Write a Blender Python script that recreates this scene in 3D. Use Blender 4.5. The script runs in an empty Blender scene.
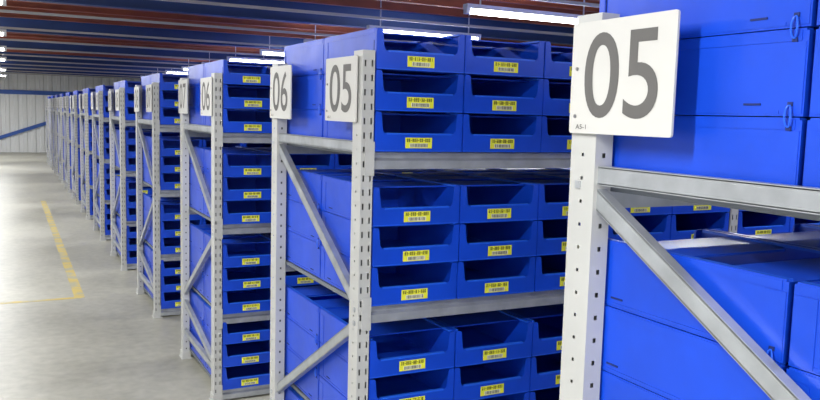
import bpy, math, random
from mathutils import Matrix, Vector
random.seed(5)
scene=bpy.context.scene
scene.view_settings.view_transform='Standard'
D=1.05; G=1.156; P=D+G; NR=13
COL=scene.collection

# ---------------- materials ----------------
def mat(name,base,rough=.5,metal=0,var=0,scale=8,bump=0,bscale=60,emit=None,estr=0):
    m=bpy.data.materials.new(name); m.use_nodes=True
    nt=m.node_tree; b=nt.nodes['Principled BSDF']
    b.inputs['Base Color'].default_value=(*base,1); b.inputs['Roughness'].default_value=rough
    b.inputs['Metallic'].default_value=metal
    if emit: 
        b.inputs['Emission Color'].default_value=(*emit,1); b.inputs['Emission Strength'].default_value=estr
    tc=nt.nodes.new('ShaderNodeTexCoord')
    if var:
        n=nt.nodes.new('ShaderNodeTexNoise'); n.inputs['Scale'].default_value=scale; n.inputs['Detail'].default_value=4
        nt.links.new(tc.outputs['Object'],n.inputs['Vector'])
        r=nt.nodes.new('ShaderNodeValToRGB')
        r.color_ramp.elements[0].position=.3; r.color_ramp.elements[1].position=.7
        r.color_ramp.elements[0].color=(*[c*(1-var) for c in base],1)
        r.color_ramp.elements[1].color=(*[min(1,c*(1+var)) for c in base],1)
        nt.links.new(n.outputs['Fac'],r.inputs['Fac']); nt.links.new(r.outputs['Color'],b.inputs['Base Color'])
    if bump:
        n2=nt.nodes.new('ShaderNodeTexNoise'); n2.inputs['Scale'].default_value=bscale
        nt.links.new(tc.outputs['Object'],n2.inputs['Vector'])
        bp=nt.nodes.new('ShaderNodeBump'); bp.inputs['Strength'].default_value=bump; bp.inputs['Distance'].default_value=.01
        nt.links.new(n2.outputs['Fac'],bp.inputs['Height']); nt.links.new(bp.outputs['Normal'],b.inputs['Normal'])
    return m
M_BLUE=mat('blue_corrugated_plastic',(.005,.062,.60),.36,0,.12,5,.25,7)
M_BLUEIN=mat('blue_rim_highlight_ties',(.018,.125,.78),.30)  # lighter blue paints edge highlights onto rims and lips; ties share it
M_SLOT=mat('slot_shadow_gap',(.004,.015,.12),.7)
M_YEL=mat('label_yellow',(.86,.84,.05),.5)
M_WHT=mat('label_white',(.85,.85,.62),.5)
M_BLK=mat('label_ink',(.02,.02,.02),.6)
M_POST=mat('light_grey_painted_steel',(.52,.52,.50),.42,.05,.04,6)
M_GALV=mat('galvanised_steel',(.44,.46,.48),.36,.5,.14,14)
M_DECK=mat('shelf_deck_steel',(.20,.22,.25),.5,.4,.1,5)
M_SIGN=mat('sign_board_white',(.60,.59,.56),.5,0,.03,5)
M_DIG=mat('sign_digit_grey',(.115,.11,.105),.6)
M_SCREW=mat('screw',(.3,.3,.3),.3,.8)
M_DARKH=mat('post_inside_shade',(.10,.10,.10),.7)  # dark colour standing for the shade inside hollow posts

class MB:
    def __init__(s,mats): s.v=[];s.f=[];s.m=[];s.mats=mats
    def idx(s,m): return s.mats.index(m)
    def box(s,x0,x1,y0,y1,z0,z1,m):
        n=len(s.v); s.v+=[(x0,y0,z0),(x1,y0,z0),(x1,y1,z0),(x0,y1,z0),(x0,y0,z1),(x1,y0,z1),(x1,y1,z1),(x0,y1,z1)]
        s.f+=[(n,n+3,n+2,n+1),(n+4,n+5,n+6,n+7),(n,n+1,n+5,n+4),(n+1,n+2,n+6,n+5),(n+2,n+3,n+7,n+6),(n+3,n,n+4,n+7)]
        s.m+=[s.idx(m)]*6
    def quad(s,a,b,c,d,m):
        n=len(s.v); s.v+=[a,b,c,d]; s.f.append((n,n+1,n+2,n+3)); s.m.append(s.idx(m))
    def prism(s,poly,axis,a,b,m):
        def mk(p,t):
            return (t,p[0],p[1]) if axis=='x' else ((p[0],t,p[1]) if axis=='y' else (p[0],p[1],t))
        n=len(s.v);k=len(poly)
        s.v+=[mk(p,a) for p in poly]+[mk(p,b) for p in poly]
        s.f.append(tuple(range(n+k-1,n-1,-1))); s.f.append(tuple(range(n+k,n+2*k)))
        for i in range(k):
            j=(i+1)%k; s.f.append((n+i,n+j,n+k+j,n+k+i))
        s.m+=[s.idx(m)]*(k+2)
    def bar(s,y0,z0,y1,z1,w,x0,x1,m):
        dy,dz=y1-y0,z1-z0; L=math.hypot(dy,dz); py,pz=-dz/L*w/2,dy/L*w/2
        s.prism([(y0+py,z0+pz),(y1+py,z1+pz),(y1-py,z1-pz),(y0-py,z0-pz)],'x',x0,x1,m)
    def append(s,o,M):
        n=len(s.v); s.v+=[tuple(M@Vector(p)) for p in o.v]
        s.f+=[tuple(i+n for i in f) for f in o.f]; s.m+=[s.idx(o.mats[i]) for i in o.m]
    def mesh(s,name):
        me=bpy.data.meshes.new(name); me.from_pydata(s.v,[],s.f)
        for m in s.mats: me.materials.append(m)
        me.polygons.foreach_set('material_index',s.m); me.update(); 
        return me
def obj(name,me,loc=(0,0,0)):
    o=bpy.data.objects.new(name,me); COL.objects.link(o); o.location=loc; return o

# ---------------- bin ----------------
BW,BL,BH=.352,.518,.1425; T=.005
BM=[M_BLUE,M_BLUEIN,M_SLOT,M_YEL,M_WHT,M_BLK]
def bin_template():
    b=MB(BM)
    b.box(0,BW,0.004,BL,0,T,M_BLUE)                   # floor
    b.box(0,BW,BL-T,BL,T,BH-.004,M_BLUE)                # back
    side=[(.004,T),(BL-T,T),(BL-T,BH),(.014,BH),(.004,BH-.008)]
    b.prism(side,'x',0,T,M_BLUE); b.prism(side,'x',BW-T,BW,M_BLUE)
    b.box(T,T+.012,.020,BL-T,BH-.006,BH,M_BLUEIN); b.box(BW-T-.012,BW-T,.020,BL-T,BH-.006,BH,M_BLUEIN)
    # folded top flaps, added to darken the interior; open at front and middle
    zc0,zc1=BH-.012,BH-.007
    b.box(T,BW-T,.36,BL-T,zc0,zc1,M_BLUE)
    b.prism([(T,.085),(BW-T,.085),(BW-T,.22),(BW-.03,.26),(.03,.26),(T,.22)],'z',zc0,zc1,M_BLUE)
    # raised side folds: top fold-over band, corner overlaps, stiffening ribs
    for xa,xb in ((-.0014,0),(BW,BW+.0014)):
        b.box(xa,xb,.02,BL-.012,BH-.020,BH-.003,M_BLUE)
        b.box(xa,xb,.002,.019,.004,BH-.010,M_BLUE)
        b.box(xa,xb,BL-.045,BL-.003,.004,BH-.022,M_BLUE)
        b.box(xa,xb,.02,BL-.046,.004,.010,M_BLUE)
    # front panel with wide picking cut-out (rounded lower corners)
    s=.064; i0=.028; r=.016
    arcL=[(i0+r-r*math.sin(math.radians(a)), s+r-r*math.cos(math.radians(a))) for a in (0,30,60,90)]
    arcR=[(BW-x,z) for x,z in reversed(arcL)]
    top=BH-.002
    b.box(0,BW,0,T,0,s,M_BLUE)
    b.prism([(0,s),(i0+r,s)]+arcL[1:]+[(i0-.006,top-.004),(i0-.012,top),(0,top)],'y',0,T,M_BLUE)
    b.prism([(BW,s),(BW,top),(BW-i0+.012,top),(BW-i0+.006,top-.004)]+arcR[:-1]+[(BW-i0-r,s)],'y',0,T,M_BLUE)
    b.box(i0+r,BW-i0-r,-.0012,.012,s-.003,s+.003,M_BLUEIN)    # folded lip
    b.box(.0,BW,-.0008,.0,.002,.0045,M_BLUEIN)                  # bottom fold
    # side locking tab slots
    for x0,x1 in ((-.0018,.0004),(BW-.0004,BW+.0018)):
        for y in (.09,.40):
            b.box(x0,x1,y,y+.035,.018,.0215,M_SLOT)
        b.box(x0,x1,.0225,.0240,.012,.100,M_SLOT)
    b.box(BW/2-.045,BW/2+.045,BL-.0004,BL+.0006,.085,.105,M_SLOT)
    return b
TEMPLATE=bin_template()
SEG={0:'abcdef',1:'bc',2:'abged',3:'abgcd',4:'fgbc',5:'afgcd',6:'afgecd',7:'abc',8:'abcdefg',9:'abcfgd'}
def label(b,R):
    cx=BW/2+R.uniform(-.006,.006); w,h=.108,.038; z0=.013; y=-.0014
    b.box(cx-w/2,cx+w/2,y,0,z0,z0+h,M_YEL)
    y-=.0006
    n=13; cw=(w-.012)/n; ch=.0120; zt=z0+h-.0035-ch; t=.0019
    for i in range(n):
        x=cx-w/2+.006+i*cw; wd=cw*.68
        if i in (2,6,9):
            b.quad((x,y,zt+ch/2-t/2),(x+wd,y,zt+ch/2-t/2),(x+wd,y,zt+ch/2+t/2),(x,y,zt+ch/2+t/2),M_BLK); continue
        d=R.choice((0,1,3,0,6,2,8)); S=SEG[d]
        def q(xa,xb,za,zb): b.quad((xa,y,za),(xb,y,za),(xb,y,zb),(xa,y,zb),M_BLK)
        if 'a' in S:q(x,x+wd,zt+ch-t,zt+ch)
        if 'g' in S:q(x,x+wd,zt+ch/2-t/2,zt+ch/2+t/2)
        if 'd' in S:q(x,x+wd,zt,zt+t)
        if 'f' in S or 'e' in S:q(x,x+t,zt+(0 if 'e' in S else ch/2),zt+(ch if 'f' in S else ch/2))
        if 'b' in S or 'c' in S:q(x+wd-t,x+wd,zt,zt+ch)
    b.quad((cx-w*.34,y,z0+.003),(cx+w*.34,y,z0+.003),(cx+w*.34,y,z0+.018),(cx-w*.34,y,z0+.018),M_WHT)
    y-=.0004; x=cx-w*.31
    while x<cx+w*.30:
        bw=R.choice((.0012,.0020,.0030)); b.quad((x,y,z0+.0045),(x+bw,y,z0+.0045),(x+bw,y,z0+.0165),(x,y,z0+.0165),M_BLK); x+=bw+R.choice((.0018,.0028))

def loop(b,c,ry,rz,t,m,n=14,k=6):
    n0=len(b.v)
    for i in range(n):
        a=2*math.pi*i/n
        for j in range(k):
            e=2*math.pi*j/k
            b.v.append((c[0]+t*math.sin(e)-.004*abs(math.cos(a)), c[1]+(ry+t*math.cos(e))*math.cos(a), c[2]+(rz+t*math.cos(e))*math.sin(a)))
    for i in range(n):
        for j in range(k):
            a=n0+i*k+j; a2=n0+i*k+(j+1)%k; b2=n0+((i+1)%n)*k+(j+1)%k; b1=n0+((i+1)%n)*k+j
            b.f.append((a,b1,b2,a2)); b.m.append(b.idx(m))

TIERS=[1.669,1.112,.555,.075]
BAYN=5; BAYS=3; PW=.05
BIN_PITCH=.358; BAYL=PW+BAYN*BIN_PITCH+.006
def make_bins(seed):
    R=random.Random(seed); b=MB(BM)
    for bay in range(BAYS):
        for i in range(BAYN):
            X=bay*BAYL+PW+.004+i*BIN_PITCH
            for ti,tz in enumerate(TIERS):
                for s in range(3):
                    z=tz+s*.1445
                    for back in (0,1):
                        q=MB(BM); q.v=list(TEMPLATE.v);q.f=list(TEMPLATE.f);q.m=list(TEMPLATE.m)
                        label(q,R)
                        jy=R.uniform(0,.005); jx=R.uniform(-.0012,.0012)
                        if back: M=Matrix.Translation((X+BW+jx,D-jy,z))@Matrix.Rotation(math.pi,4,'Z')
                        else: M=Matrix.Translation((X+jx,jy,z))
                        b.append(q,M)
    for tz in TIERS:
        for s in range(1,3):
            for yy in (D/2+.028,D-.06,D/2-.40):
                loop(b,(PW+.001,yy,tz+s*.1445),.006,.018,.0018,M_BLUEIN)
                for dz in (.020,-.020): b.box(PW+.0008,PW+.0035,yy-.005,yy+.005,tz+s*.1445+dz-.0035,tz+s*.1445+dz+.0035,M_SLOT)
    return b.mesh('plastic_storage_bins')

# ---------------- rack ----------------
RM=[M_POST,M_GALV,M_DECK,M_DARKH]
PD=.08; PH=2.02
def perf(b,o,ux,uz,w,h,holes,pitch,hh,m):
    o=Vector(o);ux=Vector(ux);uz=Vector(uz)
    def P3(a,c): return tuple(o+ux*a+uz*c)
    n=int(h/pitch)
    xs=[0]
    for c,hw in holes: xs+=[c-hw/2,c+hw/2]
    xs.append(w)
    for i in range(len(xs)-1):
        if i%2==0: b.quad(P3(xs[i],0),P3(xs[i+1],0),P3(xs[i+1],h),P3(xs[i],h),m)
        else:
            for k in range(n+1):
                za=(k-1)*pitch+pitch/2+hh/2 if k>0 else 0
                zb=k*pitch+pitch/2-hh/2 if k<n else h
                b.quad(P3(xs[i],za),P3(xs[i+1],za),P3(xs[i+1],zb),P3(xs[i],zb),m)
def post(b,x,y,inward):
    W=PW-.004
    yf=y if inward>0 else y+PD
    perf(b,(x,yf,0),(1,0,0),(0,0,1),W,PH,[(.010,.006),(W-.010,.006)],.05,.022,M_POST)
    perf(b,(x,y,0),(0,1,0),(0,0,1),PD,PH,[(PD*.5,.007)],.05,.007,M_POST)
    perf(b,(x+W,y,0),(0,1,0),(0,0,1),PD,PH,[(PD*.5,.007)],.05,.007,M_POST)
    yb=y+PD if inward>0 else y
    perf(b,(x,yb,0),(1,0,0),(0,0,1),W,PH,[(W*.5,.008)],.05,.010,M_POST)
    b.box(x+.004,x+W-.004,y+PD/2-.001,y+PD/2+.001,.02,PH-.02,M_DARKH)  # dark sheet added mid-post as painted shade behind the holes
    b.box(x-.012,x+PW+.012,y-.015,y+PD+.015,0,.006,M_POST)
    b.box(x-.006,x+W+.006,y-.006,y+PD+.006,.006,.05,M_POST)
def brace(b,x,y0,z0,y1,z1):
    b.bar(y0,z0,y1,z1,.036,x+.010,x+.013,M_GALV)
    dy,dz=y1-y0,z1-z0;L=math.hypot(dy,dz);py,pz=-dz/L*.018,dy/L*.018
    for s in (1,-1): b.bar(y0+py*s,z0+pz*s,y1+py*s,z1+pz*s,.004,x+.010,x+.034,M_GALV)
def frame(b,x):
    post(b,x,0,1); post(b,x,D-PD,-1)
    yn,yf=.03,D-.03
    for z in (1.683,.20): brace(b,x,D-.02,z,.02,z)
    brace(b,x,yf,1.66,yn,1.10); brace(b,x,yn,1.05,yf,.47); brace(b,x,yf,.43,yn,.22)
    for y,z in ((yf,1.66),(yn,1.10),(yn,1.05),(yf,.47),(yf,.43)):
        b.box(x-.004,x+.012,y-.008,y+.008,z-.008,z+.008,M_GALV)
def make_rack():
    b=MB(RM)
    for i in range(BAYS+1): frame(b,i*BAYL)
    for i in range(BAYS):
        x0=i*BAYL+PW-.003; x1=(i+1)*BAYL
        for tz in TIERS:
            for side in (0,1):
                prof=[(.006,tz-.062),(.044,tz-.062),(.044,tz-.003),(.022,tz-.003),(.022,tz-.024),(.006,tz-.032)]
                if side: prof=[(D-a,c) for a,c in prof]
                b.prism(prof,'x',x0,x1,M_GALV)
                for xa,xb in ((x0-.034,x0+.003),(x1-.001,x1+.034)):
                    ya,yb=(-.004,-.0005) if not side else (D+.0005,D+.004)
                    b.box(xa,xb,ya,yb,tz-.085,tz+.035,M_POST)
            n=6; w=(x1-x0)/n
            for k in range(n): b.box(x0+k*w+.002,x0+(k+1)*w-.002,.044,D-.044,tz-.020,tz-.004,M_DECK)
    return b.mesh('storage_rack')
rack_me=make_rack()
bins_me=[make_bins(s) for s in (1,2)]

# ---------------- signs ----------------
def text_mesh(s):
    c=bpy.data.curves.new('t','FONT'); c.body=s; c.size=1; c.offset=.006; c.resolution_u=8
    o=bpy.data.objects.new('t',c); COL.objects.link(o); dg=bpy.context.evaluated_depsgraph_get(); dg.update()
    me=bpy.data.meshes.new_from_object(o.evaluated_get(dg)); bpy.data.objects.remove(o)
    return [tuple(v.co) for v in me.vertices],[tuple(p.vertices) for p in me.polygons]
SW,SH=.298,.232
def add_text(b,s,cx,cz,w,h,y,m):
    V,F=text_mesh(s); xs=[v[0] for v in V]; ys=[v[1] for v in V]
    ax,bx,ay,by=min(xs),max(xs),min(ys),max(ys); n=len(b.v)
    b.v+=[(cx+((v[0]-ax)/(bx-ax)-.5)*w,y,cz+((v[1]-ay)/(by-ay)-.5)*h) for v in V]
    b.f+=[tuple(i+n for i in f) for f in F]; b.m+=[b.idx(m)]*len(F)
def sign_mesh(s):
    b=MB([M_SIGN,M_DIG,M_SCREW]); r=.006; poly=[]
    for cx,cz,a0 in ((SW/2-r,SH/2-r,0),(-SW/2+r,SH/2-r,90),(-SW/2+r,-SH/2+r,180),(SW/2-r,-SH/2+r,270)):
        for k in range(4):
            a=math.radians(a0+30*k); poly.append((cx+r*math.cos(a),cz+r*math.sin(a)))
    b.prism(poly,'y',-.0025,.0025,M_SIGN)
    add_text(b,s,.002,.004,.214,.174,-.0032,M_DIG)
    add_text(b,'A'+s[1]+'-1',-.110,-.102,.034,.010,-.0032,M_DIG)
    for x,z in ((-.130,.02),(-.130,-.080)):
        b.prism([(x+.004*math.cos(i*math.pi/4),z+.004*math.sin(i*math.pi/4)) for i in range(8)],'y',-.005,-.002,M_SCREW)
    b.box(-.14,-.115,.0025,.006,-.09,.09,M_SCREW)
    return b.mesh('aisle_number_sign_'+s)
sm={}
SZ=1.8845
for k in range(1,NR+1):
    Y=(k-2)*P
    obj('storage_rack',rack_me,(0,Y,0)); obj('plastic_storage_bins',bins_me[k%2],(0,Y,0))
    for n,yc in ((k+3,Y+.030+SW/2),(k+4,Y+D-.003-SW/2)):
        s='%02d'%n
        if s not in sm: sm[s]=sign_mesh(s)
        o=obj('aisle_number_sign',sm[s],(-.0085,yc,SZ+random.uniform(-.004,.004)))
        o.rotation_euler=(0,random.uniform(-.008,.008) if k>1 else 0.0,-math.pi/2)

# ---------------- room ----------------
XL,XR,YF,YB=-4.6,9.5,-7.0,31.5
def floor_mat():
    m=mat('polished_concrete',(.4,.39,.35),.38); nt=m.node_tree; b=nt.nodes['Principled BSDF']
    tc=nt.nodes.new('ShaderNodeTexCoord')
    n1=nt.nodes.new('ShaderNodeTexNoise'); n1.inputs['Scale'].default_value=.7; n1.inputs['Detail'].default_value=9; n1.inputs['Roughness'].default_value=.65
    n2=nt.nodes.new('ShaderNodeTexNoise'); n2.inputs['Scale'].default_value=14; n2.inputs['Detail'].default_value=6
    for n in (n1,n2): nt.links.new(tc.outputs['Object'],n.inputs['Vector'])
    mx=nt.nodes.new('ShaderNodeMix'); mx.inputs[0].default_value=.3
    nt.links.new(n1.outputs['Fac'],mx.inputs[2]); nt.links.new(n2.outputs['Fac'],mx.inputs[3])
    r=nt.nodes.new('ShaderNodeValToRGB'); e=r.color_ramp.elements
    e[0].position=.38;e[0].color=(.295,.285,.235,1); e[1].position=.60;e[1].color=(.44,.425,.355,1)
    nt.links.new(mx.outputs[0],r.inputs['Fac']); nt.links.new(r.outputs['Color'],b.inputs['Base Color'])
    rr=nt.nodes.new('ShaderNodeMapRange'); rr.inputs['To Min'].default_value=.24; rr.inputs['To Max'].default_value=.55
    nt.links.new(n1.outputs['Fac'],rr.inputs['Value']); nt.links.new(rr.outputs['Result'],b.inputs['Roughness'])
    return m
def simple(name,parts,mats):
    b=MB(mats)
    for p in parts: b.box(*p)
    return obj(name,b.mesh(name))
MF=floor_mat()
simple('floor',[(XL,XR,YF,YB,-.12,0,MF)],[MF])
M_CEIL=mat('ceiling_deck_dark',(.030,.025,.028),.85,0,.25,1.5)
M_JOIST=mat('red_oxide_joist',(.36,.090,.05),.5,.1,.2,3)
M_BBEAM=mat('blue_steel_beam',(.02,.055,.20),.5,0,.1,3)
M_COND=mat('grey_conduit',(.45,.43,.41),.5,.2)
simple('ceiling',[(XL,XR,YF,YB,3.20,3.3,M_CEIL)],[M_CEIL])
b=MB([M_JOIST,M_BBEAM])
y=-5.5;i=0
while y<YB-.3:
    if i%6==0:
        for (h0,h1,w) in ((2.88,2.90,.06),(2.90,3.175,.008),(3.175,3.20,.06)): b.box(XL+.01,XR-.01,y-w,y+w,h0,h1,M_BBEAM)
    else:
        b.box(XL+.01,XR-.01,y-.004,y+.004,3.04,3.2,M_JOIST); b.box(XL+.01,XR-.01,y-.03,y+.03,3.025,3.04,M_JOIST)
    y+=.68;i+=1
obj('ceiling_joists',b.mesh('ceiling_joists'))
b=MB([M_COND])
for y in [i*2.2+1.2 for i in range(-2,13)]:
    b.box(XL+.05,XR-.05,y-.02,y+.02,2.85,2.878,M_COND)
obj('cable_conduits',b.mesh('cable_conduits'))
M_WALL=mat('corrugated_wall_sheet',(.80,.81,.81),.5,.0,.03,1)
b=MB([M_WALL]); pts=[];x=XL
while x<XR:
    pts+=[(x,YB),(x+.12,YB),(x+.15,YB-.04),(x+.27,YB-.04)]; x+=.30
for i in range(len(pts)-1):
    a,c=pts[i],pts[i+1]; b.quad((a[0],a[1],0),(c[0],c[1],0),(c[0],c[1],3.2),(a[0],a[1],3.2),M_WALL)
obj('wall_back',b.mesh('wall_back'))
simple('wall_left',[(XL-.1,XL,YF,YB,0,3.2,M_WALL)],[M_WALL])
simple('wall_right',[(XR,XR+.1,YF,YB,0,3.2,M_WALL)],[M_WALL])
M_BB2=mat('blue_wall_brace',(.025,.10,.42),.5)
b=MB([M_BB2])
def xbar(x0,z0,x1,z1,w):
    dx,dz=x1-x0,z1-z0;L=math.hypot(dx,dz);px,pz=-dz/L*w/2,dx/L*w/2
    b.prism([(x0+px,z0+pz),(x1+px,z1+pz),(x1-px,z1-pz),(x0-px,z0-pz)],'y',YB-.12,YB-.06,M_BB2)
xbar(-2.6,.12,3.2,2.2,.13); xbar(-4.5,2.30,9,2.30,.16)
obj('wall_bracing',b.mesh('wall_bracing'))
m=mat('worn_yellow_paint',(.5,.42,.12),.5); nt=m.node_tree; bs=nt.nodes['Principled BSDF']
tc=nt.nodes.new('ShaderNodeTexCoord'); n=nt.nodes.new('ShaderNodeTexNoise'); n.inputs['Scale'].default_value=6; n.inputs['Detail'].default_value=8
nt.links.new(tc.outputs['Object'],n.inputs['Vector']); r=nt.nodes.new('ShaderNodeValToRGB')
r.color_ramp.elements[0].position=.40;r.color_ramp.elements[0].color=(.38,.355,.24,1);r.color_ramp.elements[1].position=.56;r.color_ramp.elements[1].color=(.56,.42,.10,1)
nt.links.new(n.outputs['Fac'],r.inputs['Fac']);nt.links.new(r.outputs['Color'],bs.inputs['Base Color'])
simple('floor_marking',[(-.57,-.48,5.4,14,0,.0015,m),(-3.6,-.57,5.4,5.47,0,.0015,m)],[m])

# ---------------- fluorescent lights ----------------
M_TUBE=mat('fluorescent_tube',(1,1,1),.4,emit=(1,1,.98),estr=18)
M_FIX=mat('light_housing',(.7,.7,.7),.5)
def fixture():
    b=MB([M_TUBE,M_FIX]); b.box(-.76,.76,-.04,.04,.03,.07,M_FIX)
    for s in (-.74,.74): b.box(s-.02,s+.02,-.03,.03,-.02,.03,M_FIX)
    for yy in (-.022,.022):
        b.prism([(yy+.015*math.cos(a*math.pi/4),.015*math.sin(a*math.pi/4)) for a in range(8)],'x',-.72,.72,M_TUBE)
    for s in (-.6,.6): b.box(s-.006,s+.006,-.006,.006,.07,.44,M_FIX)   # suspension rods
    return b.mesh('fluorescent_ceiling_light')
fm=fixture()
def lamp(x,y,z=2.76,e=68):
    o=obj('fluorescent_ceiling_light',fm,(x,y,z))
    L=bpy.data.lights.new('tube_light','AREA'); L.shape='RECTANGLE';L.size=1.4;L.size_y=.06;L.energy=e;L.color=(.985,1,1)
    lo=bpy.data.objects.new('tube_light',L); COL.objects.link(lo); lo.parent=o; lo.location=(0,0,-.025)
for k in range(1,NR):
    yc=(k-2)*P+D+G/2
    lamp(3.42,yc) 
for yy in (-4.5,-1.6,1.8,6.1,9.9,13.3,16.9,22.5,27.5): lamp(-1.84,yy,2.76,84 if yy<20 else 125)
w=bpy.data.worlds.new('World'); scene.world=w; w.use_nodes=True
w.node_tree.nodes['Background'].inputs[0].default_value=(.95,.98,1,1); w.node_tree.nodes['Background'].inputs[1].default_value=3.2

# ---------------- camera ----------------
c,y0,h,yaw,pit,rol,f=1.0977,2.543,1.7975,.4707,.1057,.0269,792.37
F=Vector((math.sin(yaw)*math.cos(pit),math.cos(yaw)*math.cos(pit),-math.sin(pit)))
R=Vector((math.cos(yaw),-math.sin(yaw),0)); U=R.cross(F)
R2=R*math.cos(rol)+U*math.sin(rol); U2=-R*math.sin(rol)+U*math.cos(rol)
cam=bpy.data.cameras.new('camera'); co=bpy.data.objects.new('camera',cam); COL.objects.link(co)
Mx=Matrix((R2,U2,-F)).transposed().to_4x4(); Mx.translation=Vector((-c,-y0,h)); co.matrix_world=Mx
cam.sensor_width=36; cam.lens=f/820*36; cam.clip_start=.05
scene.camera=co
